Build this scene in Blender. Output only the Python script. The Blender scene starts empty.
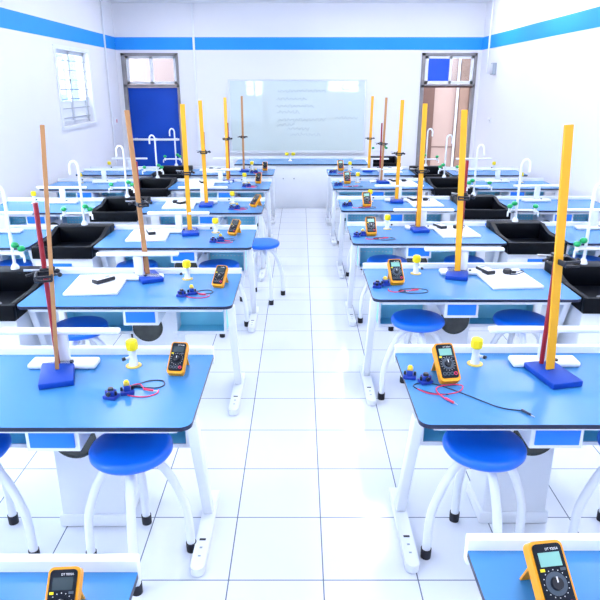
import bpy, bmesh, math, random
from mathutils import Vector, Matrix, Euler
random.seed(7)
SC = bpy.context.scene
COL = SC.collection
PI = math.pi
R = math.radians

# ------------------------------------------------------------------ camera
PITCH = 19.17
FPX = 616.0
CAMZ = 1.97
cam_d = bpy.data.cameras.new('camera')
cam = bpy.data.objects.new('camera', cam_d); COL.objects.link(cam)
cam.location = (0, 0, CAMZ)
cam.rotation_euler = (R(90 - PITCH), 0, 0)
cam_d.sensor_width = 36.0
cam_d.lens = 36.0 * FPX / 600.0
cam_d.clip_start = 0.02
SC.camera = cam

# ------------------------------------------------------------------ materials
MATS = {}
def mat(name, col, rough=0.5, metal=0.0, spec=0.5, var=0.0, scale=8.0, emit=None, estr=0.0, coat=0.0):
    m = bpy.data.materials.new(name); m.use_nodes = True
    nt = m.node_tree; b = nt.nodes['Principled BSDF']
    b.inputs['Base Color'].default_value = (*col, 1)
    b.inputs['Roughness'].default_value = rough
    b.inputs['Metallic'].default_value = metal
    b.inputs['Specular IOR Level'].default_value = spec
    if coat: b.inputs['Coat Weight'].default_value = coat
    if emit:
        b.inputs['Emission Color'].default_value = (*emit, 1)
        b.inputs['Emission Strength'].default_value = estr
    if var > 0:
        tc = nt.nodes.new('ShaderNodeTexCoord'); nz = nt.nodes.new('ShaderNodeTexNoise')
        nz.inputs['Scale'].default_value = scale; nz.inputs['Detail'].default_value = 4
        nt.links.new(tc.outputs['Object'], nz.inputs['Vector'])
        mx = nt.nodes.new('ShaderNodeMix'); mx.data_type = 'RGBA'
        mx.inputs['A'].default_value = (*[max(0, c * (1 - var)) for c in col], 1)
        mx.inputs['B'].default_value = (*[min(1, c * (1 + var)) for c in col], 1)
        nt.links.new(nz.outputs['Fac'], mx.inputs['Factor'])
        nt.links.new(mx.outputs['Result'], b.inputs['Base Color'])
    MATS[name] = m
    return m

WHITE = mat('white_enamel', (.80, .83, .90), .35, var=.02)
WALL = mat('wall_paint', (.78, .79, .86), .75, var=.015, scale=2)
BAND = mat('blue_wall_band', (.004, .29, .86), .6, var=.04, scale=3)
TOPB = mat('blue_worktop', (.045, .225, .52), .26, var=.03, scale=5)
EDGE = mat('navy_edge', (.006, .012, .05), .4)
TRAY = mat('tray_cyan_shade', (.27, .78, 1.0), .45, var=.03)  # cyan puts the bluish shade inside the white trays into their colour
DRAW = mat('blue_drawer', (.006, .20, .85), .4, var=.03)
SEAT = mat('blue_seat', (.004, .15, .82), .32, var=.03)
RUBB = mat('black_rubber', (.004, .004, .012), .6)
BLACK = mat('black_plastic', (.004, .006, .014), .3)
SINKM = mat('black_sink', (.001, .002, .005), .45, spec=.15, var=.2)
IRON = mat('blue_cast_base', (.001, .052, .40), .45, spec=.3, var=.08)
RED = mat('red_rod', (.30, .006, .02), .35)
YEL = mat('yellow_rule', (.90, .42, .01), .5, var=.05, scale=4)
TAN = mat('tan_rule', (.50, .24, .09), .55, var=.1, scale=6)
ORNG = mat('orange_case', (.92, .36, .003), .45, var=.03)
FACE = mat('meter_face', (.004, .007, .016), .45, spec=.2)
DIALM = mat('dial_grey_blue', (.05, .075, .11), .4)
LCDG = mat('lcd_green', (.22, .48, .42), .25, var=.03)
LCDD = mat('lcd_angle_darkened', (.03, .05, .06), .2)  # same LCD, its darkness at a slanted view put into the colour
YKNOB = mat('yellow_knob', (.95, .75, .004), .4)
GKNOB = mat('green_knob', (.004, .38, .12), .4)
BRASS = mat('brass', (.75, .55, .10), .35, .3)
REDP = mat('red_plastic', (.72, .02, .10), .4)
DARKW = mat('dark_wire', (.006, .02, .06), .45)
BLOCK = mat('blue_block', (.006, .035, .34), .4, var=.05)
BOARD = mat('foam_white', (.86, .87, .92), .55, var=.015)
GREY = mat('grey_plastic', (.28, .33, .40), .4)
STEEL = mat('steel', (.55, .58, .62), .3, .9)
PORTM = mat('port_inner_shade', (.05, .055, .05), .18, var=.6, scale=14)  # dark colour stands for the shade inside the open port
DOORB = mat('blue_door', (.002, .06, .46), .5, spec=.25, var=.14, scale=2.5)
FRAMEM = mat('door_frame_grey', (.24, .23, .25), .5, var=.25, scale=6)
BROWN = mat('brown_timber', (.085, .038, .03), .6, var=.15)
PEACH = mat('peach_plaster', (.29, .205, .188), .8, var=.10, scale=1.6)
TANP = mat('tan_plaster', (.14, .082, .065), .8, var=.25, scale=3)
PAVE = mat('corridor_floor', (.45, .42, .40), .7)
WBOARD = mat('whiteboard_enamel', (.60, .70, .70), .02, spec=1.0, coat=.6, var=.02, scale=1.2)
INK = mat('faded_ink', (.44, .53, .58), .6)
ALU = mat('aluminium', (.66, .70, .76), .4, .3)
TEXTW = mat('white_print', (.8, .82, .85), .5)
FROST = mat('frosted_film', (.82, .86, .92), .5)
CEIL = mat('ceiling_paint', (.82, .83, .87), .8, var=.01)
NAVY = mat('blue_film', (.004, .09, .68), .3, var=.05)
OUTB = mat('pale_blue_render', (.12, .20, .28), .8, var=.12, scale=.8)
LAMP = mat('lit_diffuser', (.9, .9, .9), .5, emit=(1, .99, 1.0), estr=13.0)

def floor_mat():
    m = bpy.data.materials.new('glossy_tile'); m.use_nodes = True
    nt = m.node_tree; b = nt.nodes['Principled BSDF']
    tc = nt.nodes.new('ShaderNodeTexCoord'); mp = nt.nodes.new('ShaderNodeMapping')
    mp.inputs['Location'].default_value = (-.0986 + 40 * .4, -2.467 + 40 * .4, 0)
    nt.links.new(tc.outputs['Object'], mp.inputs['Vector'])
    br = nt.nodes.new('ShaderNodeTexBrick'); br.offset = 0; br.squash = 1
    br.inputs['Scale'].default_value = 1; br.inputs['Brick Width'].default_value = .4; br.inputs['Row Height'].default_value = .4
    br.inputs['Mortar Size'].default_value = .003; br.inputs['Mortar Smooth'].default_value = .1
    br.inputs['Color1'].default_value = (.76, .79, .87, 1); br.inputs['Color2'].default_value = (.74, .77, .85, 1)
    br.inputs['Mortar'].default_value = (.16, .19, .25, 1)
    nt.links.new(mp.outputs['Vector'], br.inputs['Vector'])
    nt.links.new(br.outputs['Color'], b.inputs['Base Color'])
    b.inputs['Roughness'].default_value = .12
    b.inputs['Specular IOR Level'].default_value = .5
    return m
TILE = floor_mat()

def glass_mat():
    m = bpy.data.materials.new('window_glass'); m.use_nodes = True
    nt = m.node_tree; out = nt.nodes['Material Output']
    nt.nodes.remove(nt.nodes['Principled BSDF'])
    t = nt.nodes.new('ShaderNodeBsdfTransparent'); t.inputs['Color'].default_value = (.93, .97, 1, 1)
    g = nt.nodes.new('ShaderNodeBsdfGlossy'); g.inputs['Roughness'].default_value = .02
    f = nt.nodes.new('ShaderNodeFresnel'); f.inputs['IOR'].default_value = 1.45
    mx = nt.nodes.new('ShaderNodeMixShader')
    ge = nt.nodes.new('ShaderNodeNewGeometry'); ma = nt.nodes.new('ShaderNodeMath'); ma.operation = 'SUBTRACT'; ma.inputs[0].default_value = 1
    mu = nt.nodes.new('ShaderNodeMath'); mu.operation = 'MULTIPLY'
    nt.links.new(ge.outputs['Backfacing'], ma.inputs[1]); nt.links.new(ma.outputs[0], mu.inputs[0]); nt.links.new(f.outputs[0], mu.inputs[1])
    nt.links.new(mu.outputs[0], mx.inputs[0]); nt.links.new(t.outputs[0], mx.inputs[1]); nt.links.new(g.outputs[0], mx.inputs[2])
    nt.links.new(mx.outputs[0], out.inputs['Surface'])
    return m
GLASS = glass_mat()

# ------------------------------------------------------------------ mesh builder
class MB:
    def __init__(self): self.bm = bmesh.new(); self.mats = []
    def mi(self, m):
        if m not in self.mats: self.mats.append(m)
        return self.mats.index(m)
    def _add(self, tmp, m, M=None, keep=False):
        if M is not None: tmp.transform(M)
        i = self.mi(m)
        vm = {v: self.bm.verts.new(v.co) for v in tmp.verts}
        for f in tmp.faces:
            try:
                nf = self.bm.faces.new([vm[v] for v in f.verts]); nf.material_index = i
            except ValueError: pass
        tmp.free()
    def box(self, m, x0, x1, y0, y1, z0, z1, bev=0, seg=2, M=None):
        t = bmesh.new(); bmesh.ops.create_cube(t, size=1)
        t.transform(Matrix.Translation(((x0+x1)/2, (y0+y1)/2, (z0+z1)/2)) @ Matrix.Diagonal((abs(x1-x0), abs(y1-y0), abs(z1-z0), 1)))
        if bev: bmesh.ops.bevel(t, geom=list(t.edges), offset=bev, segments=seg, affect='EDGES', profile=.5)
        self._add(t, m, M); return self
    def cyl(self, m, p0, p1, r, r2=None, n=16, M=None):
        p0 = Vector(p0); p1 = Vector(p1); d = p1 - p0
        t = bmesh.new()
        bmesh.ops.create_cone(t, cap_ends=True, segments=n, radius1=r, radius2=r if r2 is None else r2, depth=d.length)
        q = d.to_track_quat('Z', 'Y').to_matrix().to_4x4()
        t.transform(Matrix.Translation((p0 + p1) / 2) @ q)
        self._add(t, m, M); return self
    def lathe(self, m, prof, n=32, M=None):
        t = bmesh.new(); rings = []
        for r, z in prof:
            if r < 1e-6: rings.append([t.verts.new((0, 0, z))])
            else: rings.append([t.verts.new((r*math.cos(2*PI*k/n), r*math.sin(2*PI*k/n), z)) for k in range(n)])
        for a, b in zip(rings, rings[1:]):
            for k in range(n):
                k2 = (k+1) % n
                if len(a) == 1 and len(b) == 1: continue
                if len(a) == 1: t.faces.new([a[0], b[k], b[k2]])
                elif len(b) == 1: t.faces.new([a[k2], a[k], b[0]])
                else: t.faces.new([a[k], a[k2], b[k2], b[k]])
        bmesh.ops.recalc_face_normals(t, faces=list(t.faces))
        self._add(t, m, M); return self
    def tube(self, m, pts, r, n=8, M=None, smooth=0):
        P = [Vector(p) for p in pts]
        if smooth:
            Q = []
            for i in range(len(P)-1):
                a = P[max(0, i-1)]; b = P[i]; c = P[i+1]; d = P[min(len(P)-1, i+2)]
                for k in range(smooth):
                    u = k/smooth
                    Q.append(.5*((2*b)+(-a+c)*u+(2*a-5*b+4*c-d)*u*u+(-a+3*b-3*c+d)*u**3))
            Q.append(P[-1]); P = Q
        t = bmesh.new(); rings = []; up = Vector((.123, .456, .881)).normalized()
        for i, p in enumerate(P):
            d = (P[min(i+1, len(P)-1)] - P[max(i-1, 0)]).normalized()
            s = d.cross(up)
            if s.length < 1e-3: s = d.cross(Vector((1, 0, 0)))
            s.normalize(); u = s.cross(d).normalized(); up = u
            rr = r[i] if isinstance(r, (list, tuple)) and len(r) == len(P) else (r if not isinstance(r, (list, tuple)) else r[0])
            rings.append([t.verts.new(p + s*rr*math.cos(2*PI*k/n) + u*rr*math.sin(2*PI*k/n)) for k in range(n)])
        for a, b in zip(rings, rings[1:]):
            for k in range(n): t.faces.new([a[k], a[(k+1) % n], b[(k+1) % n], b[k]])
        t.faces.new(rings[0][::-1]); t.faces.new(rings[-1])
        bmesh.ops.recalc_face_normals(t, faces=list(t.faces))
        self._add(t, m, M); return self
    def prism(self, m, outline, z0, z1, side=None, M=None):
        side = side or m; t = bmesh.new()
        lo = [t.verts.new((x, y, z0)) for x, y in outline]; hi = [t.verts.new((x, y, z1)) for x, y in outline]
        ft = [t.faces.new(hi), t.faces.new(lo[::-1])]; n = len(lo); fs = []
        for k in range(n): fs.append(t.faces.new([lo[k], lo[(k+1) % n], hi[(k+1) % n], hi[k]]))
        bmesh.ops.recalc_face_normals(t, faces=list(t.faces))
        if M is not None: t.transform(M)
        vm = {v: self.bm.verts.new(v.co) for v in t.verts}
        for f in t.faces:
            nf = self.bm.faces.new([vm[v] for v in f.verts]); nf.material_index = self.mi(m if f in ft else side)
        t.free(); return self
    def sphere(self, m, c, r, sc=(1, 1, 1), M=None, u=14, v=10):
        t = bmesh.new(); bmesh.ops.create_uvsphere(t, u_segments=u, v_segments=v, radius=r)
        t.transform(Matrix.Translation(c) @ Matrix.Diagonal((*sc, 1))); self._add(t, m, M); return self
    def done(self, name, s=1, smooth=40):
        if s < 0:
            self.bm.transform(Matrix.Diagonal((-1, 1, 1, 1)))
            bmesh.ops.reverse_faces(self.bm, faces=list(self.bm.faces))
        me = bpy.data.meshes.new(name); self.bm.to_mesh(me); self.bm.free()
        for m in self.mats: me.materials.append(m)
        if smooth:
            me.shade_smooth(); me.set_sharp_from_angle(angle=R(smooth))
        return me

def tag(o, label, cat, group=None):
    o['label'] = label; o['category'] = cat
    if group: o['group'] = group
    return o
def add(name, me, parent=None, loc=(0, 0, 0), rot=(0, 0, 0), label=None):
    o = bpy.data.objects.new(name, me); COL.objects.link(o)
    o.location = loc; o.rotation_euler = rot
    if parent: o.parent = parent
    if label: o['label'] = label
    return o
def thing(name, label, cat, loc, rz=0, group=None):
    o = bpy.data.objects.new(name, None); COL.objects.link(o); o.empty_display_size = .05
    o.location = loc; o.rotation_euler = (0, 0, rz)
    return tag(o, label, cat, group)
def struct(name, me, parent=None, loc=(0, 0, 0)):
    o = add(name, me, parent, loc)
    if not parent: o['kind'] = 'structure'
    return o
CACHE = {}
def spec_mesh(key, fn):
    if key not in CACHE: CACHE[key] = fn()
    return CACHE[key]
def assemble(root, spec):
    # spec: list of (name, mesh, loc, rot, label, children)
    for nm, me, loc, rot, lab, ch in spec:
        o = add(nm, me, root, loc, rot, lab)
        for nm2, me2, loc2, rot2, lab2, _ in ch: add(nm2, me2, o, loc2, rot2, lab2)
Z3 = (0, 0, 0)
def P(nm, me, loc=Z3, rot=Z3, lab=None, ch=()): return (nm, me, loc, rot, lab, list(ch))

# ------------------------------------------------------------------ room
WL, WR, YF, YB, ZC = -3.555, 3.52, 12.8, -2.2, 3.45
T = .2
def wall_x(me_mat, x0, x1, ya, yb, za, zb, holes):
    """wall slab spanning y,z with rectangular holes (y0,y1,z0,z1)"""
    b = MB(); ys = sorted({ya, yb, *[h[0] for h in holes], *[h[1] for h in holes]})
    for y0, y1 in zip(ys, ys[1:]):
        hs = [h for h in holes if h[0] <= y0 + 1e-6 and h[1] >= y1 - 1e-6]
        z = za
        for h in sorted(hs, key=lambda q: q[2]):
            if h[2] > z + 1e-6: b.box(me_mat, x0, x1, y0, y1, z, h[2])
            z = h[3]
        if z < zb: b.box(me_mat, x0, x1, y0, y1, z, zb)
    return b
def wall_y(me_mat, y0, y1, xa, xb, za, zb, holes):
    b = MB(); xs = sorted({xa, xb, *[h[0] for h in holes], *[h[1] for h in holes]})
    for x0, x1 in zip(xs, xs[1:]):
        hs = [h for h in holes if h[0] <= x0 + 1e-6 and h[1] >= x1 - 1e-6]
        z = za
        for h in sorted(hs, key=lambda q: q[2]):
            if h[2] > z + 1e-6: b.box(me_mat, x0, x1, y0, y1, z, h[2])
            z = h[3]
        if z < zb: b.box(me_mat, x0, x1, y0, y1, z, zb)
    return b
struct('floor', MB().box(TILE, WL, WR, YB, YF, -.1, 0).done('floor', smooth=0))
struct('ceiling', MB().box(CEIL, WL - T, WR + T, YB - T, YF + T, ZC, ZC + .15).done('ceiling', smooth=0))
WIN = (9.62, 11.05, 1.39, 2.49)
SIDEWIN = [(-1.2, .8), (2.0, 4.0), (5.0, 6.9)]
struct('wall_left', wall_x(WALL, WL - T, WL, YB - T, YF + T, -.1, ZC, [WIN] + [(a, b, 1.0, 2.55) for a, b in SIDEWIN]).done('wall_left', smooth=0))
struct('wall_right', wall_x(WALL, WR, WR + T, YB - T, YF + T, -.1, ZC, []).done('wall_right', smooth=0))
D1 = (-3.46, -2.36, 2.57); D2 = (2.36, 3.43, 2.57)
struct('wall_front', wall_y(WALL, YF, YF + T, WL, WR, -.1, ZC, [(D1[0], D1[1], -.1, D1[2]), (D2[0], D2[1], -.1, D2[2])]).done('wall_front', smooth=0))
BW = [(-2.35, -1.55, 1.55, 2.35), (1.15, 2.55, 1.70, 2.30)]
struct('wall_back', wall_y(WALL, YB - T, YB, WL, WR, -.1, ZC, BW).done('wall_back', smooth=0))
struct('trim_1', MB().box(BAND, WL + .006, WR - .006, YF - .006, YF - .0005, 2.625, 2.85).done('trim_1', smooth=0))
struct('trim_2', MB().box(BAND, WL + .0005, WL + .006, YB + .01, YF - .007, 2.625, 2.85).done('trim_2', smooth=0))
struct('trim_3', MB().box(BAND, WR - .006, WR - .0005, YB + .01, YF - .007, 2.625, 2.85).done('trim_3', smooth=0))
struct('trim_4', MB().box(WHITE, -2.06, -2.02, YF - .03, YF - .007, .0, ZC - .01, bev=.004).done('trim_4'))
struct('trim_5', MB().box(WHITE, WL + .0065, WL + .03, 12.05, 12.09, .0, ZC - .01, bev=.004).done('trim_5'))
struct('trim_6', MB().box(WHITE, WR - .03, WR - .0065, 12.3, 12.34, 2.2, ZC - .01, bev=.004).done('trim_6'))

# window_1 on left wall
w = thing('window_1', '', '', (WL, 0, 0)); del w['label']; del w['category']; w['kind'] = 'structure'
y0, y1, z0, z1 = WIN
f = MB()
for a, b_ in ((y0, y0+.06), (y1-.06, y1), ((y0+y1)/2-.035, (y0+y1)/2+.035)): f.box(ALU, -.13, -.07, a, b_, z0, z1, bev=.005)
for a, b_ in ((z0, z0+.06), (z1-.06, z1)): f.box(ALU, -.13, -.07, y0, y1, a, b_, bev=.005)
fo = add('window_frame', f.done('window_frame'), w)
zs = z0 + .36
for i, (a, b_) in enumerate(((y0+.06, (y0+y1)/2-.035), ((y0+y1)/2+.035, y1-.06))):
    add('pane', MB().box(GLASS, -.103, -.097, a, b_, zs, z1-.06).done('pane', smooth=0), fo)
    add('frosted_pane', MB().box(FROST, -.103, -.097, a, b_, z0+.06, zs).done('frosted_pane', smooth=0), fo)
bars = MB()
for k in range(7):
    zz = z0 + .1 + k*.14
    bars.box(STEEL, -.055, -.043, y0+.01, y1-.01, zz, zz+.014)
add('security_bars', bars.done('security_bars', smooth=0), w)
add('window_surround', MB().box(WHITE, .001, .02, y0-.08, y1+.09, z1, z1+.05).box(WHITE, .001, .035, y0-.08, y1+.09, z0-.05, z0).box(WHITE, .001, .02, y1, y1+.09, z0, z1).box(WHITE, .001, .02, y0-.08, y0, z0, z1).done('window_surround', smooth=0), w)
# further windows (outside the frame, they bring in the daylight)
nwin = 2
def simple_window(axis, a, b_, z0, z1, base):
    global nwin
    o = bpy.data.objects.new('window_%d' % nwin, None); COL.objects.link(o); o['kind'] = 'structure'; nwin += 1
    o.location = base
    f = MB(); t = .06
    def bx(p0, p1, q0, q1):
        if axis == 'x': f.box(ALU, -.13, -.07, p0, p1, q0, q1)
        else: f.box(ALU, p0, p1, -.13, -.07, q0, q1)
    bx(a, a+t, z0, z1); bx(b_-t, b_, z0, z1); bx((a+b_)/2-t/2, (a+b_)/2+t/2, z0, z1)
    n = max(2, int((z1-z0)/.3))
    for k in range(n+1):
        zz = z0 + (z1-z0-.04)*k/n; bx(a, b_, zz, zz+.04)
    fo = add('window_frame', f.done('window_frame', smooth=0), o)
    g = MB()
    if axis == 'x': g.box(GLASS, -.103, -.097, a+t, b_-t, z0+.04, z1-.04)
    else: g.box(GLASS, a+t, b_-t, -.103, -.097, z0+.04, z1-.04)
    add('pane', g.done('pane', smooth=0), fo)
for a, b_ in SIDEWIN: simple_window('x', a, b_, 1.0, 2.55, (WL, 0, 0))
for a, b_, c, d in BW: simple_window('y', a, b_, c, d, (0, YB, 0))

# door_1: blue door with transom
ZT = 1.97
def frame_mesh(D, m):
    x0, x1, zt = D; f = MB()
    f.box(m, x0, x0+.07, YF-.03, YF+.14, 0, zt, bev=.004).box(m, x1-.05, x1, YF-.03, YF+.14, 0, zt, bev=.004)
    f.box(m, x0, x1, YF-.03, YF+.14, zt-.05, zt, bev=.004).box(m, x0, x1, YF-.03, YF+.14, ZT-.03, ZT+.025, bev=.004)
    return f
d1 = bpy.data.objects.new('door_1', None); COL.objects.link(d1); d1['kind'] = 'structure'
add('door_frame', frame_mesh(D1, FRAMEM).done('door_frame'), d1)
leaf = add('door_leaf', MB().box(DOORB, D1[0]+.075, D1[1]-.055, YF+.02, YF+.065, .005, ZT-.035, bev=.004).done('door_leaf'), d1)
pb = MB().box(WHITE, D1[0]+.10, D1[1]-.07, YF-.035, YF-.005, .93, .97, bev=.006)
for xx in (D1[0]+.16, D1[1]-.14, (D1[0]+D1[1])/2): pb.box(WHITE, xx-.03, xx+.03, YF-.01, YF+.02, .925, .975)
add('push_bar', pb.done('push_bar'), leaf)
tw = MB(); xa, xb = D1[0]+.075, D1[1]-.055; xm = xa + (xb-xa)*.5
for a, b_ in ((xa, xa+.05), (xb-.05, xb), (xm-.03, xm+.03)): tw.box(WHITE, a, b_, YF+.03, YF+.07, ZT+.03, D1[2]-.055)
for a, b_ in ((ZT+.03, ZT+.08), (D1[2]-.1, D1[2]-.055)): tw.box(WHITE, xa, xb, YF+.03, YF+.07, a, b_)
tr = add('transom_frame', tw.done('transom_frame', smooth=0), d1)
for a, b_ in ((xa+.05, xm-.03), (xm+.03, xb-.05)): add('pane', MB().box(GLASS, a, b_, YF+.045, YF+.05, ZT+.08, D1[2]-.1).done('pane', smooth=0), tr)
# door_2: open doorway with blue-filmed transom sash
d2 = bpy.data.objects.new('door_2', None); COL.objects.link(d2); d2['kind'] = 'structure'
add('door_frame', frame_mesh(D2, FRAMEM).done('door_frame'), d2)
add('lintel_strip', MB().box(BROWN, D2[0]+.07, D2[1]-.05, YF-.034, YF-.025, ZT-.035, ZT+.0).done('lintel_strip', smooth=0), d2)
xa, xb = D2[0]+.075, D2[1]-.055; xm = xa + .52
tw = MB()
for a, b_ in ((xa, xa+.06), (xm-.05, xm), (xb-.05, xb)): tw.box(WHITE, a, b_, YF+.0, YF+.05, ZT+.03, D2[2]-.055)
for a, b_ in ((ZT+.03, ZT+.09), (D2[2]-.1, D2[2]-.055)): tw.box(WHITE, xa, xb, YF+.0, YF+.05, a, b_)
tr = add('transom_frame', tw.done('transom_frame', smooth=0), d2)
add('blue_pane', MB().box(NAVY, xa+.06, xm-.05, YF+.015, YF+.025, ZT+.09, D2[2]-.1).done('blue_pane', smooth=0), tr, label='blue filmed transom pane')
add('pane', MB().box(GLASS, xm, xb-.05, YF+.015, YF+.02, ZT+.09, D2[2]-.1).done('pane', smooth=0), tr)
# outside passage beyond the doors
struct('floor_passage', MB().box(PAVE, -3.75, 6, YF, YF + 3.2, -.12, -.001).done('floor_passage', smooth=0))
wp = MB().box(PEACH, -3.9, 6, YF + 1.9, YF + 2.1, -.1, 4.0)
wp.box(BROWN, -3.9, 6, YF + 1.885, YF + 1.9, .62, .64)
struct('wall_passage', wp.done('wall_passage', smooth=0))
for k, (a, b_, m, dy) in enumerate(((2.74, 3.04, BROWN, .05), (3.535, 3.575, WHITE, .08), (3.578, 3.79, TANP, .16), (3.793, 3.88, BROWN, .2), (3.884, 4.1, FRAMEM, .1))):
    struct('trim_%d' % (7 + k), MB().box(m, a, b_, YF + 1.9 - dy, YF + 1.899, -.001, 3.9).done('trim_post', smooth=0))

# neighbouring block seen through the window
nb = thing('neighbour_building', 'pale blue building outside the barred window in the left wall', 'building', (-11, 18, -4))
b = MB().box(OUTB, -3, 0, -9, 52, 0, 10.5)
add('facade', b.done('facade', smooth=0), nb)
for k in range(16):
    add('building_window', MB().box(FRAMEM, .0, .03, -6 + k*3.4, -4.6 + k*3.4, 5.6, 7.2).done('building_window', smooth=0), nb)

# whiteboard on the front wall
wb = thing('whiteboard', 'long pale whiteboard with faded handwriting on the front wall', 'whiteboard', (-.05, YF, .70))
add('writing_surface', MB().box(WBOARD, -1.32, 1.32, -.035, -.012, .03, 1.36).done('writing_surface', smooth=0), wb)
fr = MB().box(ALU, -1.36, 1.36, -.045, -.001, 1.36, 1.39, bev=.004).box(ALU, -1.36, 1.36, -.045, -.001, .0, .03, bev=.004)
fr.box(ALU, -1.36, -1.32, -.045, -.001, .03, 1.36, bev=.004).box(ALU, 1.32, 1.36, -.045, -.001, .03, 1.36, bev=.004)
add('frame', fr.done('frame'), wb)
add('pen_ledge', MB().box(ALU, -1.36, 1.36, -.10, -.045, -.015, .0, bev=.003).done('pen_ledge'), wb)
def scribble(x, z, length, amp):
    hw = MB()
    pts = []; n = int(length / .016); ph = random.random()*6
    for i in range(n):
        u = i / max(1, n-1)
        pts.append((x + u*length + .012*math.sin(i*1.9+ph), -.0362, z + amp*math.sin(i*1.25+ph)*random.uniform(.3, 1)))
    if len(pts) > 3: hw.tube(INK, pts, .0045, 4)
    add('handwriting_line', hw.done('handwriting_line'), wb, label='faded grey handwriting')
for (px, py, L) in ((278, 91, .95), (277, 99, .6), (276, 106, .75), (277, 112, .45), (278, 120, .95), (335, 118, .45), (277, 125, .35), (287, 129, .45), (290, 135, .6), (335, 89, .35)):
    scribble((px-300)/616*12.3 + .05, 1.97 - (py-86)*.9446*12.3/616 - .70, L, .04)

# small wall boxes
t = thing('switch_box', 'grey metal switch box high on the right wall beside the doorway', 'switch box', (WR, 11.85, 2.16))
add('box_body', MB().box(GREY, -.07, -.001, -.07, .07, 0, .2, bev=.008).done('box_body'), t)
add('box_cover', MB().box(ALU, -.078, -.07, -.058, .058, .015, .185, bev=.003).done('box_cover'), t)
t = thing('wall_socket', 'white wall socket on the right wall below the switch box', 'socket', (WR, 11.9, 1.32))
add('plate', MB().box(WHITE, -.014, -.001, -.09, .09, 0, .09, bev=.004).done('plate'), t)
add('socket_hole', MB().box(GREY, -.016, -.0135, -.05, -.035, .03, .06).box(GREY, -.016, -.0135, .035, .05, .03, .06).done('socket_hole', smooth=0), t)
t = thing('light_switch', 'white light switch plate on left wall beside the blue door', 'switch', (WL, 12.35, 1.27))
add('plate', MB().box(WHITE, .001, .014, -.08, .08, 0, .12, bev=.004).done('plate'), t)
add('rocker', MB().box(REDP, .013, .02, .01, .05, .03, .09, bev=.003).done('rocker'), t)

# ceiling lights
hous = MB().box(WHITE, -.10, .10, -.66, .66, -.02, 0, bev=.004).done('housing')
diff = MB().box(LAMP, -.075, .075, -.64, .64, -.05, -.0201, bev=.006).done('diffuser')
for sx, sn in ((-2.1, 'left'), (.96, 'middle'), (3.0, 'right')):  # right line is unseen, added for glare on the right tabletops
    for k, yy in enumerate((.2, 2.4, 4.6, 6.8, 9.0, 11.2)):
        t = thing('ceiling_light', 'long ceiling light in the %s line, %s from the whiteboard wall' % (sn, ('sixth', 'fifth', 'fourth', 'third', 'second', 'first')[k]), 'light', (sx, yy, ZC - .0005), 0, 'ceiling lights in three lines')
        add('housing', hous, t); add('diffuser', diff, t)

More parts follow.
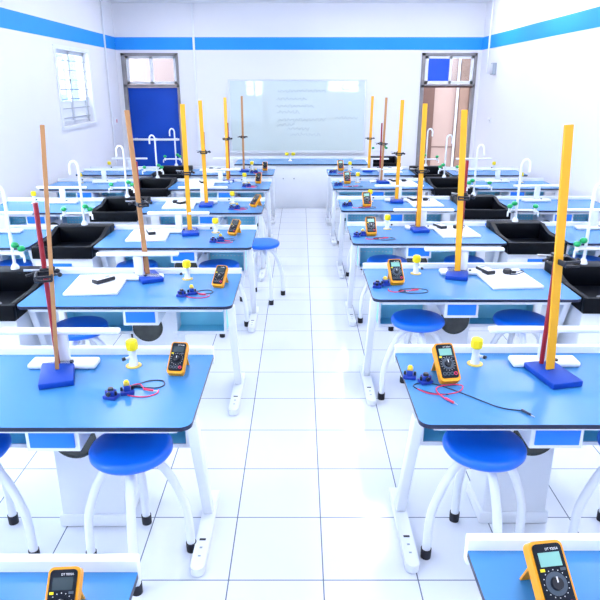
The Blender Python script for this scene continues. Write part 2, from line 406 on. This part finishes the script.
# ------------------------------------------------------------------ tables
TZ = .75; TD = .668
def rounded_rect(x0, x1, y0, y1, r, n=6):
    o = []
    for cx, cy, a0 in ((x1-.004, y1-.004, 0), (x0+.004, y1-.004, 90), (x0+r, y0+r, 180), (x1-r, y0+r, 270)):
        rr = .004 if cy > (y0+y1)/2 else r
        for k in range(n+1):
            a = R(a0 + 90*k/n); o.append((cx + rr*math.cos(a), cy + rr*math.sin(a)))
    return o
def perforated_panel(b, x0, x1, z0, z1, y, n):
    for i in range(n):
        for j in range(3):
            xx = x0 + (x1-x0)*(i+.5)/n; zz = z0 + (z1-z0)*(j+.5)/3
            b.box(WHITE, xx-.006, xx+.006, y-.0025, y, zz-.003, zz+.003)
def table_spec(s, W):
    key = (s, W)
    if key in CACHE: return CACHE[key]
    sp = []
    sp.append(P('tabletop', MB().prism(TOPB, rounded_rect(0, W, 0, TD, .045), TZ-.018, TZ, EDGE).done('tabletop', s, smooth=0)))
    sp.append(P('rear_ledge', MB().box(WHITE, .0, W, TD, TD+.03, TZ-.05, TZ+.036, bev=.004).done('rear_ledge', s)))
    fr = MB().box(WHITE, .06, W-.07, .035, .06, TZ-.045, TZ-.0185).box(WHITE, .05, W-.05, TD-.05, TD-.025, TZ-.06, TZ-.0185)
    fr.box(WHITE, .05, .09, .06, TD-.05, TZ-.045, TZ-.0185).box(WHITE, W-.09, W-.05, .06, TD-.05, TZ-.045, TZ-.0185)
    sp.append(P('under_frame', fr.done('under_frame', s, smooth=0)))
    x2 = min(1.13, W-.06)
    ZB = .435; YT = .37; YE = .50
    for (a, b_) in ((.085, .445), (.665, x2)):
        t = MB()
        t.box(TRAY, a, b_, YE-.008, YE, ZB, TZ-.046).box(TRAY, a, b_, YT+.002, YE-.008, ZB, ZB+.008)
        t.box(TRAY, a, a+.008, YT+.002, YE-.008, ZB+.008, TZ-.046).box(TRAY, b_-.008, b_, YT+.002, YE-.008, ZB+.008, TZ-.046)
        t.box(WHITE, a-.004, b_+.004, YT-.006, YT+.002, ZB-.006, ZB+.012)
        t.box(WHITE, a-.004, a+.012, YT-.006, YT+.002, ZB+.012, TZ-.046).box(WHITE, b_-.012, b_+.004, YT-.006, YT+.002, ZB+.012, TZ-.046)
        perforated_panel(t, a+.02, b_-.02, ZB+.10, TZ-.10, YE-.008, 10)
        sp.append(P('tray', t.done('tray', s, smooth=0)))
    dc = .553
    bx = MB().box(WHITE, dc-.105, dc+.105, .055, .32, .61, TZ-.046, bev=.004)
    drw = MB().box(DRAW, dc-.088, dc+.088, .046, .056, .63, TZ-.05, bev=.003).done('drawer_front', s)
    sp.append(P('drawer_box', bx.done('drawer_box', s), ch=[P('drawer_front', drw, lab='bright blue drawer front')]))
    # legs
    for xl in (.022, W-.032):
        lg = MB(); y_t, y_b = .15, .42; zt, zb = TZ-.046, .045
        M = Matrix(((1, 0, 0, 0), (0, 1, (y_t-y_b)/(zt-zb), 0), (0, 0, 1, 0), (0, 0, 0, 1)))
        lg.box(WHITE, xl-.022, xl+.022, y_b-.03, y_b+.03, 0, zt-zb, bev=.006, M=Matrix.Translation((0, 0, zb)) @ M)
        ft = MB(); out = []
        for k in range(9):
            a = R(180 + 180*k/8); out.append((xl + .030*math.cos(a), .065 + .030*math.sin(a)))
        out += [(xl+.030, .58), (xl-.030, .58)]
        ft.prism(WHITE, out, .008, .045)
        ft.cyl(RUBB, (xl, .09, 0), (xl, .09, .008), .018).cyl(RUBB, (xl, .54, 0), (xl, .54, .008), .018)
        ft.box(RUBB, xl-.014, xl+.014, .215, .228, .0445, .0458).box(GREY, xl-.006, xl+.006, .165, .175, .0445, .0458).box(GREY, xl-.006, xl+.006, .115, .123, .0445, .0458)
        sp.append(P('leg', lg.done('leg', s), ch=[P('foot', ft.done('foot', s, smooth=30))]))
    pd = MB().box(WHITE, dc-.15, dc+.15, .365, .60, .05, .61, bev=.012).box(WHITE, dc-.165, dc+.165, .355, .605, 0, .07, bev=.015)
    pt = MB(); 
    Mp = Matrix.Translation((dc+.045, .366, .475)) @ Matrix.Rotation(R(90), 4, 'X')
    pt.lathe(PORTM, [(0, .0045), (.088, .0045), (.092, .008), (.098, .008), (.10, .0)], 32, Mp)  # closed disc painted dark in place of the shaded hole
    sp.append(P('pedestal', pd.done('pedestal', s), ch=[P('access_port', pt.done('access_port', s), lab='round access port with painted shade inside')]))
    # gas tap
    gx, gy = .352, .545
    gb = MB(); Mg = Matrix.Translation((gx, gy, TZ))
    gb.lathe(WHITE, [(0, 0), (.022, 0), (.022, .004), (.020, .012), (.017, .05), (.016, .065), (.019, .07), (.019, .078), (0, .078)], 20, Mg)
    nz = MB().cyl(WHITE, (gx+.012, gy-.008, TZ+.045), (gx+.030, gy-.022, TZ+.045), .007, .006).cyl(BLACK, (gx+.030, gy-.022, TZ+.045), (gx+.040, gy-.030, TZ+.045), .0085)
    kn = MB().lathe(YKNOB, [(0, .0785), (.014, .0785), (.026, .085), (.029, .10), (.026, .125), (.018, .13), (0, .13)], 8, Mg)
    fl = MB().lathe(BRASS, [(0, .0003), (.036, .0003), (.036, .004), (.0225, .006)], 20, Mg)
    sp.append(P('gas_tap', gb.done('gas_tap', s), lab='white gas tap with yellow knob', ch=[P('knob', kn.done('knob', s, smooth=30), lab='yellow knob'), P('nozzle', nz.done('nozzle', s)), P('flange', fl.done('flange', s))]))
    CACHE[key] = sp
    return sp

# T-shaped bar rest
tb_foot = MB().box(WHITE, -.155, .155, -.045, .045, 0, .028, bev=.012, seg=3).done('foot')
tb_post = MB().box(WHITE, -.03, .03, -.012, .012, .0285, .16, bev=.004).done('post')
tb_bar = MB().box(WHITE, -.27, .27, -.022, .022, .1605, .184, bev=.008, seg=3).done('top_bar')
tb_knob = MB().cyl(BLACK, (.045, -.025, .0285), (.045, -.025, .036), .009).done('screw')
def bar_rest(loc, label, rz=0):
    t = thing('bar_rest', label, 'bar rest', loc, rz, 'white bar rests on the lab tables')
    assemble(t, [P('foot', tb_foot), P('post', tb_post), P('top_bar', tb_bar), P('screw', tb_knob)])

# stool
seat_me = MB().lathe(SEAT, [(0, .522), (.145, .522), (.162, .528), (.170, .54), (.170, .554), (.162, .567), (.145, .572), (.10, .575), (0, .576)], 48).done('seat', smooth=60)
hub_me = MB().cyl(WHITE, (0, 0, .504), (0, 0, .5215), .07, n=24).cyl(WHITE, (0, 0, .44), (0, 0, .504), .022).done('hub')
def stool_leg(k):
    a = R(90*k); c, s = math.cos(a), math.sin(a)
    pts = [(.02, .487), (.07, .485), (.115, .455), (.155, .385), (.185, .305), (.203, .245), (.211, .19), (.214, .12), (.216, .04)]
    return MB().tube(WHITE, [(r*c, r*s, z) for r, z in pts], .019, 12, smooth=3).done('leg')
def stool_foot(k):
    a = R(90*k); c, s = math.cos(a), math.sin(a)
    return MB().cyl(RUBB, (.2165*c, .2165*s, 0), (.216*c, .216*s, .046), .0225, .0235).done('rubber_foot')
legs_me = [(stool_leg(k), stool_foot(k)) for k in range(4)]
def stool(x, y, rz, label):
    t = thing('lab_stool', label, 'stool', (x, y, 0), rz, 'round blue stools')
    assemble(t, [P('seat', seat_me), P('hub', hub_me)] + [P('leg', l, ch=[P('rubber_foot', f_)]) for l, f_ in legs_me])

# sink unit (local x from -w/2..w/2, y 0..TD)
def sink_spec(s):
    key = ('sink', s)
    if key in CACHE: return CACHE[key]
    w = .24
    cab = MB().box(WHITE, -w+.01, w-.01, .035, TD-.02, 0, .655, bev=.006)
    slot = MB().box(DRAW, -.06, .10, .028, .036, .585, .612, bev=.003).done('pull_slot', s)
    ba = MB()
    # hollow basin
    z0, z1 = .656, TZ+.006
    ba.box(SINKM, -w, w, 0, .035, z0, z1, bev=.006).box(SINKM, -w, -w+.035, .035, .54, z0, z1, bev=.006).box(SINKM, w-.035, w, .035, .54, z0, z1, bev=.006)
    ba.box(SINKM, -w+.03, w-.03, .03, .54, z0, z0+.012)
    ba.box(SINKM, -w, w, .53, TD+.01, z0, z1+.05, bev=.01)
    for sx in (-1, 1):   # sloping cheeks
        x0, x1 = (-w, -w+.035) if sx < 0 else (w-.035, w)
        t = bmesh.new()
        pr = [(.30, z1-.004), (.40, z1+.012), (.535, z1+.05), (.535, z1-.004)]
        A = [t.verts.new((x0, y, z)) for y, z in pr]; B = [t.verts.new((x1, y, z)) for y, z in pr]
        t.faces.new(A); t.faces.new(B[::-1])
        for k in range(4): t.faces.new([A[k], B[k], B[(k+1) % 4], A[(k+1) % 4]])
        bmesh.ops.recalc_face_normals(t, faces=list(t.faces)); ba._add(t, SINKM)
    dr = MB().cyl(STEEL, (0, .28, z0+.012), (0, .28, z0+.016), .03).done('drain', s)
    zf = TZ + .0565; fy = .60
    fa = MB().lathe(WHITE, [(0, 0), (.028, 0), (.028, .01), (.018, .03), (.014, .035), (0, .035)], 20, Matrix.Translation((0, fy, zf)))
    pts = [(0, fy, zf+.03), (0, fy, 1.30)]
    for k in range(9):
        a = R(180 - 180*k/8 - 0); pts.append((.035 - .035*-math.cos(a) * 1 - .0, fy, 1.30 + .05*math.sin(a)))
    arc = [(-.0, fy, zf+.03), (0, fy, 1.0), (0, fy, 1.31)] + [(.035*(1-math.cos(R(t_))), fy-.01*math.sin(R(t_/2)), 1.31 + .05*math.sin(R(t_))) for t_ in range(20, 181, 20)] + [(.07, fy-.01, 1.25)]
    arms = []
    sp_me = MB().tube(WHITE, arc, .0105, 10).done('spout', s)
    arm_me = []
    zk = .93
    for L in (-.065, .165):
        d = 1 if L > 0 else -1
        m = MB().tube(WHITE, [(0, fy, zk-.02), (L*.6, fy, zk-.02), (L, fy-.01, zk-.02)], .010, 10)
        m.cyl(WHITE, (L, fy-.01, zk-.04), (L, fy-.01, zk+.0), .013)
        m.tube(WHITE, [(L, fy-.01, zk-.028), (L+d*.02, fy-.03, zk-.028), (L+d*.022, fy-.035, zk-.07)], .008, 8)
        k_ = MB().sphere(GKNOB, (L, fy-.01, zk+.018), .026, (1, 1, .8))
        arm_me.append((m.done('side_tap', s), k_.done('knob', s)))
    ck = MB().sphere(GKNOB, (-.03, fy-.02, zk+.045), .026, (1, 1, .8)).cyl(GKNOB, (-.03, fy-.02, zk+.04), (-.008, fy-.005, zk+.035), .008)
    ch = [P('spout', sp_me)]
    for m, k_ in arm_me: ch += [P('side_tap', m), P('knob', k_, lab='green knob')]
    ch.append(P('knob', ck.done('knob', s), lab='green knob'))
    sp = [P('cabinet', cab.done('cabinet', s), ch=[P('pull_slot', slot, lab='blue pull slot')]),
          P('basin', ba.done('basin', s), lab='black sink basin', ch=[P('drain', dr)]),
          P('faucet', fa.done('faucet', s), lab='white three-way faucet', ch=ch)]
    CACHE[key] = sp
    return sp

# iron stand, rule
st_base = MB().box(IRON, -.072, .072, -.115, .115, 0, .028, bev=.006).done('base')
st_rod = MB().cyl(RED, (0, .085, .0285), (0, .085, .76), .0105).done('rod')
def clamp_me(zc):
    m = MB()
    m.box(BLACK, -.02, .02, .032, .068, zc-.02, zc+.02, bev=.004)          # boss on the rod
    m.cyl(BLACK, (.02, .05, zc), (.045, .05, zc), .006).sphere(BLACK, (.05, .05, zc), .012)
    m.cyl(STEEL, (-.085, .062, zc+.012), (.0, .062, zc+.004), .005)
    m.box(BLACK, -.05, -.02, .025, .05, zc-.008, zc+.012, bev=.003)
    m.cyl(BLACK, (-.075, .03, zc-.004), (-.045, .04, zc), .006)
    for sx in (-1, 1):                                                     # jaws either side of the rule
        m.box(BLACK, sx*.032-.005, sx*.032+.005, -.062, .035, zc-.012, zc+.012, bev=.003)
    m.box(BLACK, -.034, .034, .022, .034, zc-.010, zc+.010, bev=.002)
    m.box(BLACK, -.034, .034, -.066, -.058, zc-.014, zc-.004, bev=.001).box(BLACK, -.034, .034, -.066, -.058, zc+.004, zc+.014, bev=.001)
    m.cyl(BLACK, (.037, -.01, zc), (.058, -.01, zc), .004).sphere(BLACK, (.062, -.01, zc), .010)
    m.bm.transform(Matrix.Translation((0, .035, 0)))
    return m.done('clamp')
def rule_me(m, L, wd): 
    return MB().box(m, -wd/2, wd/2, -.006, .006, 0, L, bev=.0015, seg=1).done('metre_rule')

# multimeter (local: lies in plane, bottom edge at y=0, tilted by assembly)
TILT = R(42)
def text_mesh(txt, size):
    cu = bpy.data.curves.new('print', 'FONT'); cu.body = txt; cu.size = size; cu.align_x = 'CENTER'
    o = bpy.data.objects.new('print', cu); COL.objects.link(o)
    bpy.context.view_layer.update()
    me = bpy.data.meshes.new_from_object(o.evaluated_get(bpy.context.evaluated_depsgraph_get()))
    bpy.data.objects.remove(o); bpy.data.curves.remove(cu)
    me.materials.clear(); me.materials.append(TEXTW)
    return me
def meter_spec(dark):
    key = ('meter', dark)
    if key in CACHE: return CACHE[key]
    M = Matrix.Rotation(TILT, 4, 'X')
    L = .165; w = .041
    case = MB().prism(ORNG, rr2(-w, w, 0, L, .014), 0, .032, M=M)
    face = MB().prism(FACE, rr2(-.0345, .0345, .013, L-.007, .010), .0322, .037, M=M).done('face_plate')
    scr = MB().box(LCDD if dark else LCDG, -.026, .026, L-.056, L-.026, .0371, .0378, M=M).done('screen', smooth=0)  # left meters take the angle-darkened screen colour
    dial = MB().cyl(DIALM if not dark else FACE, (0, .073, .0371), (0, .073, .0385), .025, n=28, M=M).cyl(BLACK, (0, .073, .0385), (0, .073, .046), .015, .013, n=20, M=M).box(TEXTW, -.0015, .0015, .075, .087, .0461, .0468, M=M)
    for k in range(16):
        a = 2*PI*k/16; dial.box(TEXTW, .029*math.cos(a)-.001, .029*math.cos(a)+.001, .073+.029*math.sin(a)-.001, .073+.029*math.sin(a)+.001, .0371, .0375, M=M)
    jk = []
    for i, xx in enumerate((-.024, -.008, .008, .024)):
        j = MB().lathe(REDP if i == 3 else DIALM, [(.0045, .0371), (.0075, .0371), (.0075, .0395), (.0045, .0395)], 16, M @ Matrix.Translation((xx*.95, .030, 0)))
        jk.append(P('jack', j.done('jack')))
    bt = MB().box(YKNOB, -.030, -.020, L-.066, L-.060, .0371, .0395, M=M).done('button')
    bt2 = MB().box(DIALM, .018, .03, L-.066, L-.060, .0371, .0395, M=M).done('button')
    # prop stand at the back
    py = .118; c, s_ = math.cos(TILT), math.sin(TILT)
    st = MB(); top = Vector((0, py*c, py*s_)); foot = Vector((0, py*c+.035, .002))
    t = bmesh.new()
    q = [(-.03, top.y, top.z-.001), (.03, top.y, top.z-.001), (.03, foot.y, foot.z), (-.03, foot.y, foot.z)]
    A = [t.verts.new(v) for v in q]; B = [t.verts.new((v[0], v[1]+.006, v[2]-.001)) for v in q]
    t.faces.new(A); t.faces.new(B[::-1])
    for k in range(4): t.faces.new([A[k], B[k], B[(k+1) % 4], A[(k+1) % 4]])
    bmesh.ops.recalc_face_normals(t, faces=list(t.faces)); st._add(t, ORNG)
    txt = text_mesh('DT 9205A', .0075).copy(); txt.transform(M @ Matrix.Translation((.010, L-.0215, .0373)))
    sp = [P('case', case.done('case', smooth=30)), P('face_plate', face, lab='black face plate', ch=[P('print', txt), P('screen', scr), P('dial', dial.done('dial')), P('button', bt, lab='yellow button'), P('button', bt2)] + jk), P('prop_stand', st.done('prop_stand'))]
    CACHE[key] = sp
    return sp
def rr2(x0, x1, y0, y1, r, n=5):
    o = []
    for cx, cy, a0 in ((x1-r, y1-r, 0), (x0+r, y1-r, 90), (x0+r, y0+r, 180), (x1-r, y0+r, 270)):
        for k in range(n+1):
            a = R(a0 + 90*k/n); o.append((cx + r*math.cos(a), cy + r*math.sin(a)))
    return o

# terminal blocks
def block_spec(kind):
    key = ('block', kind)
    if key in CACHE: return CACHE[key]
    b = MB().box(BLOCK, -.028, .028, -.022, .022, 0, .016, bev=.003)
    if kind == 'socket':
        b.box(BLOCK, -.018, .018, -.016, .016, .016, .036, bev=.003)
        top = MB().cyl(BLACK, (0, 0, .0362), (0, 0, .046), .013, .011).cyl(BLACK, (.0, -.014, .026), (0, -.026, .026), .009).done('socket_cap')
        nm = 'socket_cap'
    else:
        b.box(BLOCK, -.013, .013, -.018, .018, .016, .040, bev=.003)
        top = MB().box(BRASS, -.012, .012, -.014, .014, .0402, .052, bev=.003).box(YKNOB, -.008, .008, -.009, .009, .0522, .060, bev=.003).done('yellow_cap')
        nm = 'yellow_cap'
    posts = [P('terminal', MB().cyl(BLACK, (sx*.022, 0, .0162), (sx*.022, 0, .032), .006, .005, n=10).done('terminal')) for sx in (-1, 1)]
    sp = [P('base', b.done('base')), P(nm, top)] + posts
    CACHE[key] = sp
    return sp

def lead(name, m, pts, probe, label, base):
    """pts on the table (x,y) relative to base; wire tube and probe"""
    t = thing(name, label, 'test lead', base, 0, 'test leads on the lab tables')
    W = [Vector((p[0], p[1], p[2] if len(p) > 2 else .0026)) for p in pts]
    add('wire', MB().tube(m, W, .0024, 6, smooth=6).done('wire'), t)
    a = W[-1]; d = Vector((probe[0], probe[1], 0)).normalized()
    pr = MB().cyl(m, a + Vector((0, 0, .003)), a + d*.045 + Vector((0, 0, .004)), .0052, .0046, n=10)
    pr.cyl(STEEL, a + d*.045 + Vector((0, 0, .004)), a + d*.065 + Vector((0, 0, .0035)), .0016, n=6)
    add('probe', pr.done('probe'), t)

# device on board and black coil
dev_body = MB().box(BLACK, -.032, .032, -.07, .07, 0, .026, bev=.006).done('device_body')
dev_top = MB().box(BOARD, -.026, .026, -.062, .062, .0262, .0285, bev=.001).done('device_cover')
dev_scr = MB().box(GREY, -.018, .018, .014, .050, .0286, .0292).done('display', smooth=0)
def device(loc, rz, label):
    t = thing('handheld_timer', label, 'device', loc, rz, 'small devices on the white boards')
    assemble(t, [P('device_body', dev_body), P('device_cover', dev_top), P('display', dev_scr)])
coil_me = MB().lathe(BLACK, [(0, 0), (.026, 0), (.03, .008), (.03, .022), (.024, .03), (0, .03)], 24).cyl(BLACK, (.02, -.02, .01), (.045, -.035, .008), .010).done('plug_body')
cord_me = MB().tube(DARKW, [(.05, -.035, .008), (.085, -.03, .004), (.12, -.03, .003), (.115, -.055, .003), (.07, -.06, .003), (.0, -.055, .003), (-.02, -.03, .004)], .003, 6, smooth=5).done('cord')
def plug(loc, rz, label):
    t = thing('black_plug', label, 'plug', loc, rz, 'black plugs on the white boards')
    assemble(t, [P('plug_body', coil_me), P('cord', cord_me)])
board_me = MB().box(BOARD, -.165, .165, -.20, .20, 0, .018, bev=.004).done('white_board')
rim_lines = None

# ------------------------------------------------------------------ lay out the rows
FRONT = {-1: [.64, 2.04, 3.39, 4.775, 6.208, 7.714, 9.04], 1: [.72, 2.06, 3.517, 4.917, 6.325, 7.77, 9.01]}
ROW = ['cut-off nearest row', 'first full row', 'second full row', 'third full row', 'fourth full row', 'fifth full row', 'row nearest whiteboard']
SN = {-1: 'left', 1: 'right'}
EDGE_X = {-1: [-.43, -.415, -.40, -.39, -.39, -.385, -.385], 1: [.465, .46, .445, .435, .43, .42, .41]}
WID = 1.27
OUT_X = {-1: -3.27, 1: 3.31}
OUTW = 1.09
meter_pos = {-1: [(-.56, 1.10, 4), (-.552, 2.48, -6), (-.524, 3.745, -14), (-.585, 5.20, -22), (-.50, 6.52, -35), (-.5535, 8.20, -4), (-.532, 9.50, 2)],
             1: [(.625, 1.15, 8), (.646, 2.40, 8), (.63, 3.80, 6), (.615, 5.19, 2), (.715, 6.52, 2), (.626, 8.18, 3), (.623, 9.50, 4)]}
rule_pos = {-1: [None, (-1.081, 2.49), (-1.022, 3.963), (-.966, 5.306), (-1.01, 6.63), (-.969, 8.36), (-.85, 9.45)],
            1: [None, (1.113, 2.49), (1.073, 4.03), (1.058, 5.425), (1.076, 6.86), (1.085, 8.30), (1.04, 9.45)]}
stand_rz = {-1: [0, 18, 28, 12, 4, -14, 8], 1: [0, 13, -16, 4, -6, 12, -14]}
rule_kind = {-1: ['', 'n', 't', 'y', 'y', 'y', 't'], 1: ['', 'y', 'y', 'y', 'y', 't', 'y']}
rule_lean = {-1: [0, 4.2, -2.4, 0, -.8, 0, 0], 1: [0, -3.6, -2.4, -.4, .6, 1.2, 1.0]}   # degrees; + leans towards +x
clampz = {-1: [0, .46, .50, .52, .56, .56, .50], 1: [0, .525, .53, .52, .52, .50, .48]}
RULES = {}
for s in (-1, 1):
    for i, fy in enumerate(FRONT[s]):
        ex = EDGE_X[s][i]; sn = SN[s]; row = ROW[i]
        def X(x): return ex + s*x
        t = thing('lab_table', 'pale blue lab table beside the aisle on the %s, %s' % (sn, row), 'table', (ex, fy, 0), 0, 'lab tables beside the aisle')
        assemble(t, table_spec(s, WID))
        # bar rest
        if i > 0:
            bar_rest((X(.67), fy + .545, TZ + .0005), 'white bar rest behind the stand, %s table %s' % (sn, row))
        # sink
        if i >= 2:
            sx = X(WID + .008 + .24)
            t = thing('sink_unit', 'black sink with white faucet, %s of aisle %s' % (sn, row), 'sink', (sx, fy, 0), 0, 'black sinks between the tables')
            assemble(t, sink_spec(s))
        # outer table
        if i >= 3:
            t = thing('lab_table', 'pale blue lab table along the %s wall, %s' % (sn, row), 'table', (OUT_X[s], fy, 0), 0, 'lab tables along the walls')
            assemble(t, table_spec(-s, OUTW))
            bar_rest((OUT_X[s] - s*.67, fy + .545, TZ + .0005), 'white bar rest on the %s wall table, %s' % (sn, row))
        # stools
        if i >= 1:
            if not (s < 0 and i in (2, 4)):
                stool(X(.285 if s < 0 else .31), fy + .175, R(8), 'round blue stool at aisle end of %s inner table, %s' % (sn, row))
            stool(X(.97), fy + .175, R(-5), 'round blue stool at sink end of %s inner table, %s' % (sn, row))
            if i >= 3:
                stool(OUT_X[s] - s*.34, fy + .175, R(20), 'round blue stool at wall end of %s outer table, %s' % (sn, row))
                stool(OUT_X[s] - s*.86, fy + .175, R(-12), 'round blue stool at sink end of %s outer table, %s' % (sn, row))
        # multimeter
        mx, my, mr = meter_pos[s][i]
        t = thing('multimeter', 'yellow-cased multimeter propped on the %s aisle table, %s' % (sn, row), 'multimeter', (mx, my, TZ + .0005), R(mr), 'multimeters on the lab tables')
        assemble(t, meter_spec(s < 0)); t.scale = (.92,)*3 if s < 0 else (1.08,)*3
        if i == 0: continue
        # stand and rule
        rx, ry = rule_pos[s][i]
        rz = R(stand_rz[s][i]); kd = rule_kind[s][i]
        off = Matrix.Rotation(rz, 3, 'Z') @ Vector((0, .02, 0))
        t = thing('retort_stand', 'blue-based stand with red rod on the %s table, %s' % (sn, row), 'stand', (rx - off.x, ry - off.y, TZ + .0005), rz, 'stands with red rods')
        assemble(t, [P('base', st_base, lab='blue base plate'), P('rod', st_rod, lab='red rod'), P('clamp', spec_mesh(('clamp', clampz[s][i]), lambda: clamp_me(clampz[s][i])), lab='black clamp')])
        rl = spec_mesh(('rule', kd), lambda: rule_me(YEL if kd == 'y' else TAN, 1.05, {'y': .039, 't': .03, 'n': .017}[kd]))
        o = add('metre_rule', rl, None, (rx, ry, TZ + .0295))
        o.rotation_euler = Euler((0, R(rule_lean[s][i]), rz), 'XYZ')
        M = Matrix.Rotation(R(rule_lean[s][i]), 3, 'Y') @ Matrix.Rotation(rz, 3, 'Z')
        o.rotation_euler = M.to_euler()
        tag(o, '%s rule standing upright on the %s table, %s' % ('bright yellow' if kd == 'y' else 'tan wooden', sn, row), 'ruler', 'tall rules clamped to the stands')
        # terminal blocks
        by = fy + ((.20 if s < 0 else .25) if i > 1 else (.255 if s < 0 else .36)); bx0 = X(.30 if s < 0 else .075)
        if s > 0 and i == 1: bx0, by = .52, fy + .365
        if s < 0 and i == 1: bx0, by = -.755, fy + .245
        for kk, (kind, dx, dy) in enumerate((('socket', -.025, -.01), ('yellow', .030, .03)) if s < 0 or i > 1 else (('yellow', -.035, .035), ('socket', .025, -.012))):
            t = thing('terminal_block', 'small dark blue block with %s, %s table %s' % ('black socket' if kind == 'socket' else 'yellow cap', sn, row), 'terminal block', (bx0 + dx, by + dy, TZ + .0005), R(18 if kk else -14), 'dark blue terminal blocks')
            assemble(t, block_spec(kind))
        # leads
        if s < 0:
            b0 = (-.66 if i == 1 else -.62, fy + (.27 if i == 1 else .18), TZ + .0005)
            lead('test_lead', DARKW, [(-.05, .03), (-.045, .075), (.0, .115), (.055, .12), (.075, .08), (.05, .05), (-.02, .055)], (-.9, .1), 'dark looped test lead on the left table, %s' % row, b0)
            lead('test_lead', REDP, [(.06, .03), (.06, -.0), (.02, -.03), (-.05, -.02), (-.085, .02), (-.07, .05, .008), (-.03, .075, .008), (.0, .03, .004)], (.9, -.3), 'red looped test lead on the left table, %s' % row, b0)
        elif i == 1:
            b0 = (.62, fy + .22, TZ + .0005)
            lead('test_lead', DARKW, [(.0, .02), (-.06, .03), (-.12, .07), (-.13, .105), (-.09, .125), (-.02, .104), (.086, .004), (.18, -.09), (.26, -.115)], (.45, -.85), 'black test lead running to front edge of right table, first full row', b0)
            lead('test_lead', REDP, [(-.12, .07), (-.08, .03), (-.02, .02), (.05, .045), (.075, .085, .008), (.04, .10, .008), (-.03, .085, .004), (-.045, .03, .008), (-.02, -.02)], (.5, -.8), 'red test lead coiled by multimeter on right table, first full row', b0)
        else:
            b0 = (.68, fy + .14, TZ + .0005)
            lead('test_lead', DARKW, [(-.06, .0), (.02, -.035), (.11, -.01), (.12, .04), (.05, .07), (-.04, .05), (-.06, .02)], (.9, -.35), 'dark looped test lead on the right table, %s' % row, b0)
            lead('test_lead', REDP, [(-.12, .06), (-.12, .02), (-.08, -.005), (-.03, .005, .008), (.02, .015, .006)], (.9, .2), 'red test lead on the right table, %s' % row, b0)
        # boards with devices
        if i >= 2:
            bx, byy = X(.905 if s < 0 else .93), fy + .40
            brz = R(4 if s < 0 else 4)
            o = add('white_board', board_me, None, (bx, byy, TZ + .0005), (0, 0, brz))
            tag(o, 'white flat board beside the sink on the %s table, %s' % (sn, row), 'board', 'white boards on the lab tables')
            zb = TZ + .0192
            if s < 0:
                device((bx + .03 - .02*(i % 2), byy + .03, zb), R(-38 + 60*(i % 2)), 'dark-edged handheld device on white board, left table %s' % row)
                if i % 2 == 0 and i > 2: plug((bx - .06, byy + .06, zb), R(60), 'black plug on the white board, left table %s' % row)
            else:
                device((bx - .11, byy + .12, zb), R(20), 'grey handheld device on the white board, right table %s' % row)
                plug((bx + .03, byy + .09, zb), R(-10 + 25*i), 'black plug with looped cord on white board, right table %s' % row)

stool(-.365, 5.73, R(25), 'round blue stool standing out in the aisle, left side')

# ------------------------------------------------------------------ teacher's bench
t = thing('teacher_bench', 'long white teacher bench with blue top below the whiteboard', 'bench', (0, 10.40, 0))
assemble(t, [
    P('front_panel', MB().box(WHITE, -1.06, 1.11, .03, .06, 0, .722, bev=.003).done('front_panel'), ch=[
        P('screw_cap', MB().cyl(GREY, (-.28, .0302, .5), (-.28, .026, .5), .012).done('screw_cap')),
        P('screw_cap', MB().cyl(GREY, (-.10, .0302, .5), (-.10, .026, .5), .012).done('screw_cap'))]),
    P('benchtop', MB().box(EDGE, -1.09, 1.14, 0, .80, .7225, .742).box(TOPB, -1.088, 1.138, .002, .80, .742, .745).done('benchtop', smooth=0)),
    P('side_panel', MB().box(WHITE, -1.06, -1.03, .0605, .77, 0, .722).done('side_panel', smooth=0)),
    P('side_panel', MB().box(WHITE, 1.08, 1.11, .0605, .77, 0, .722).done('side_panel', smooth=0)),
    P('rear_ledge', MB().box(WHITE, -1.30, 1.14, .8005, .83, .70, .78, bev=.003).done('rear_ledge')),
    ])
for gx in (-.20, -.14):
    pass
gt = MB(); kn = []
gt.lathe(WHITE, [(0, 0), (.03, 0), (.03, .006), (.018, .014), (.016, .085), (0, .09)], 20)
gt.cyl(WHITE, (-.06, 0, .078), (.06, 0, .078), .011)
t = thing('gas_tap', 'white double gas tap with two yellow knobs on the teacher bench', 'gas tap', (-.17, 10.85, .7455))
add('tap_body', gt.done('tap_body'), t)
for sx in (-1, 1):
    add('knob', MB().lathe(YKNOB, [(0, .09), (.02, .09), (.034, .10), (.036, .115), (.03, .14), (0, .145)], 8, Matrix.Translation((sx*.055, 0, 0))).done('knob'), t, label='yellow knob')
t = thing('sink_unit', 'black sink at the right end of the teacher bench', 'sink', (1.44, 10.42, 0), 0, 'black sinks between the tables')
assemble(t, sink_spec(-1))

# ------------------------------------------------------------------ light
w = bpy.data.worlds.new('daylight'); SC.world = w; w.use_nodes = True
bg = w.node_tree.nodes['Background']
bg.inputs['Color'].default_value = (.86, .93, 1.0, 1); bg.inputs['Strength'].default_value = 4.0
for a, b_ in SIDEWIN:
    ld = bpy.data.lights.new('added_daylight', 'AREA'); ld.shape = 'RECTANGLE'; ld.size = b_ - a - .1; ld.size_y = 1.45  # added area lamp outside each unseen side window, boosts the daylight
    ld.energy = 30; ld.color = (.93, .96, 1)
    lo = bpy.data.objects.new('added_daylight', ld); COL.objects.link(lo)
    lo.location = (WL - .25, (a+b_)/2, 1.8); lo.rotation_euler = (0, R(-90), 0)
SC.view_settings.view_transform = 'Standard'
SC.view_settings.look = 'None'
SC.view_settings.gamma = 1
SC.view_settings.use_curve_mapping = False
SC.view_settings.exposure = 1.1
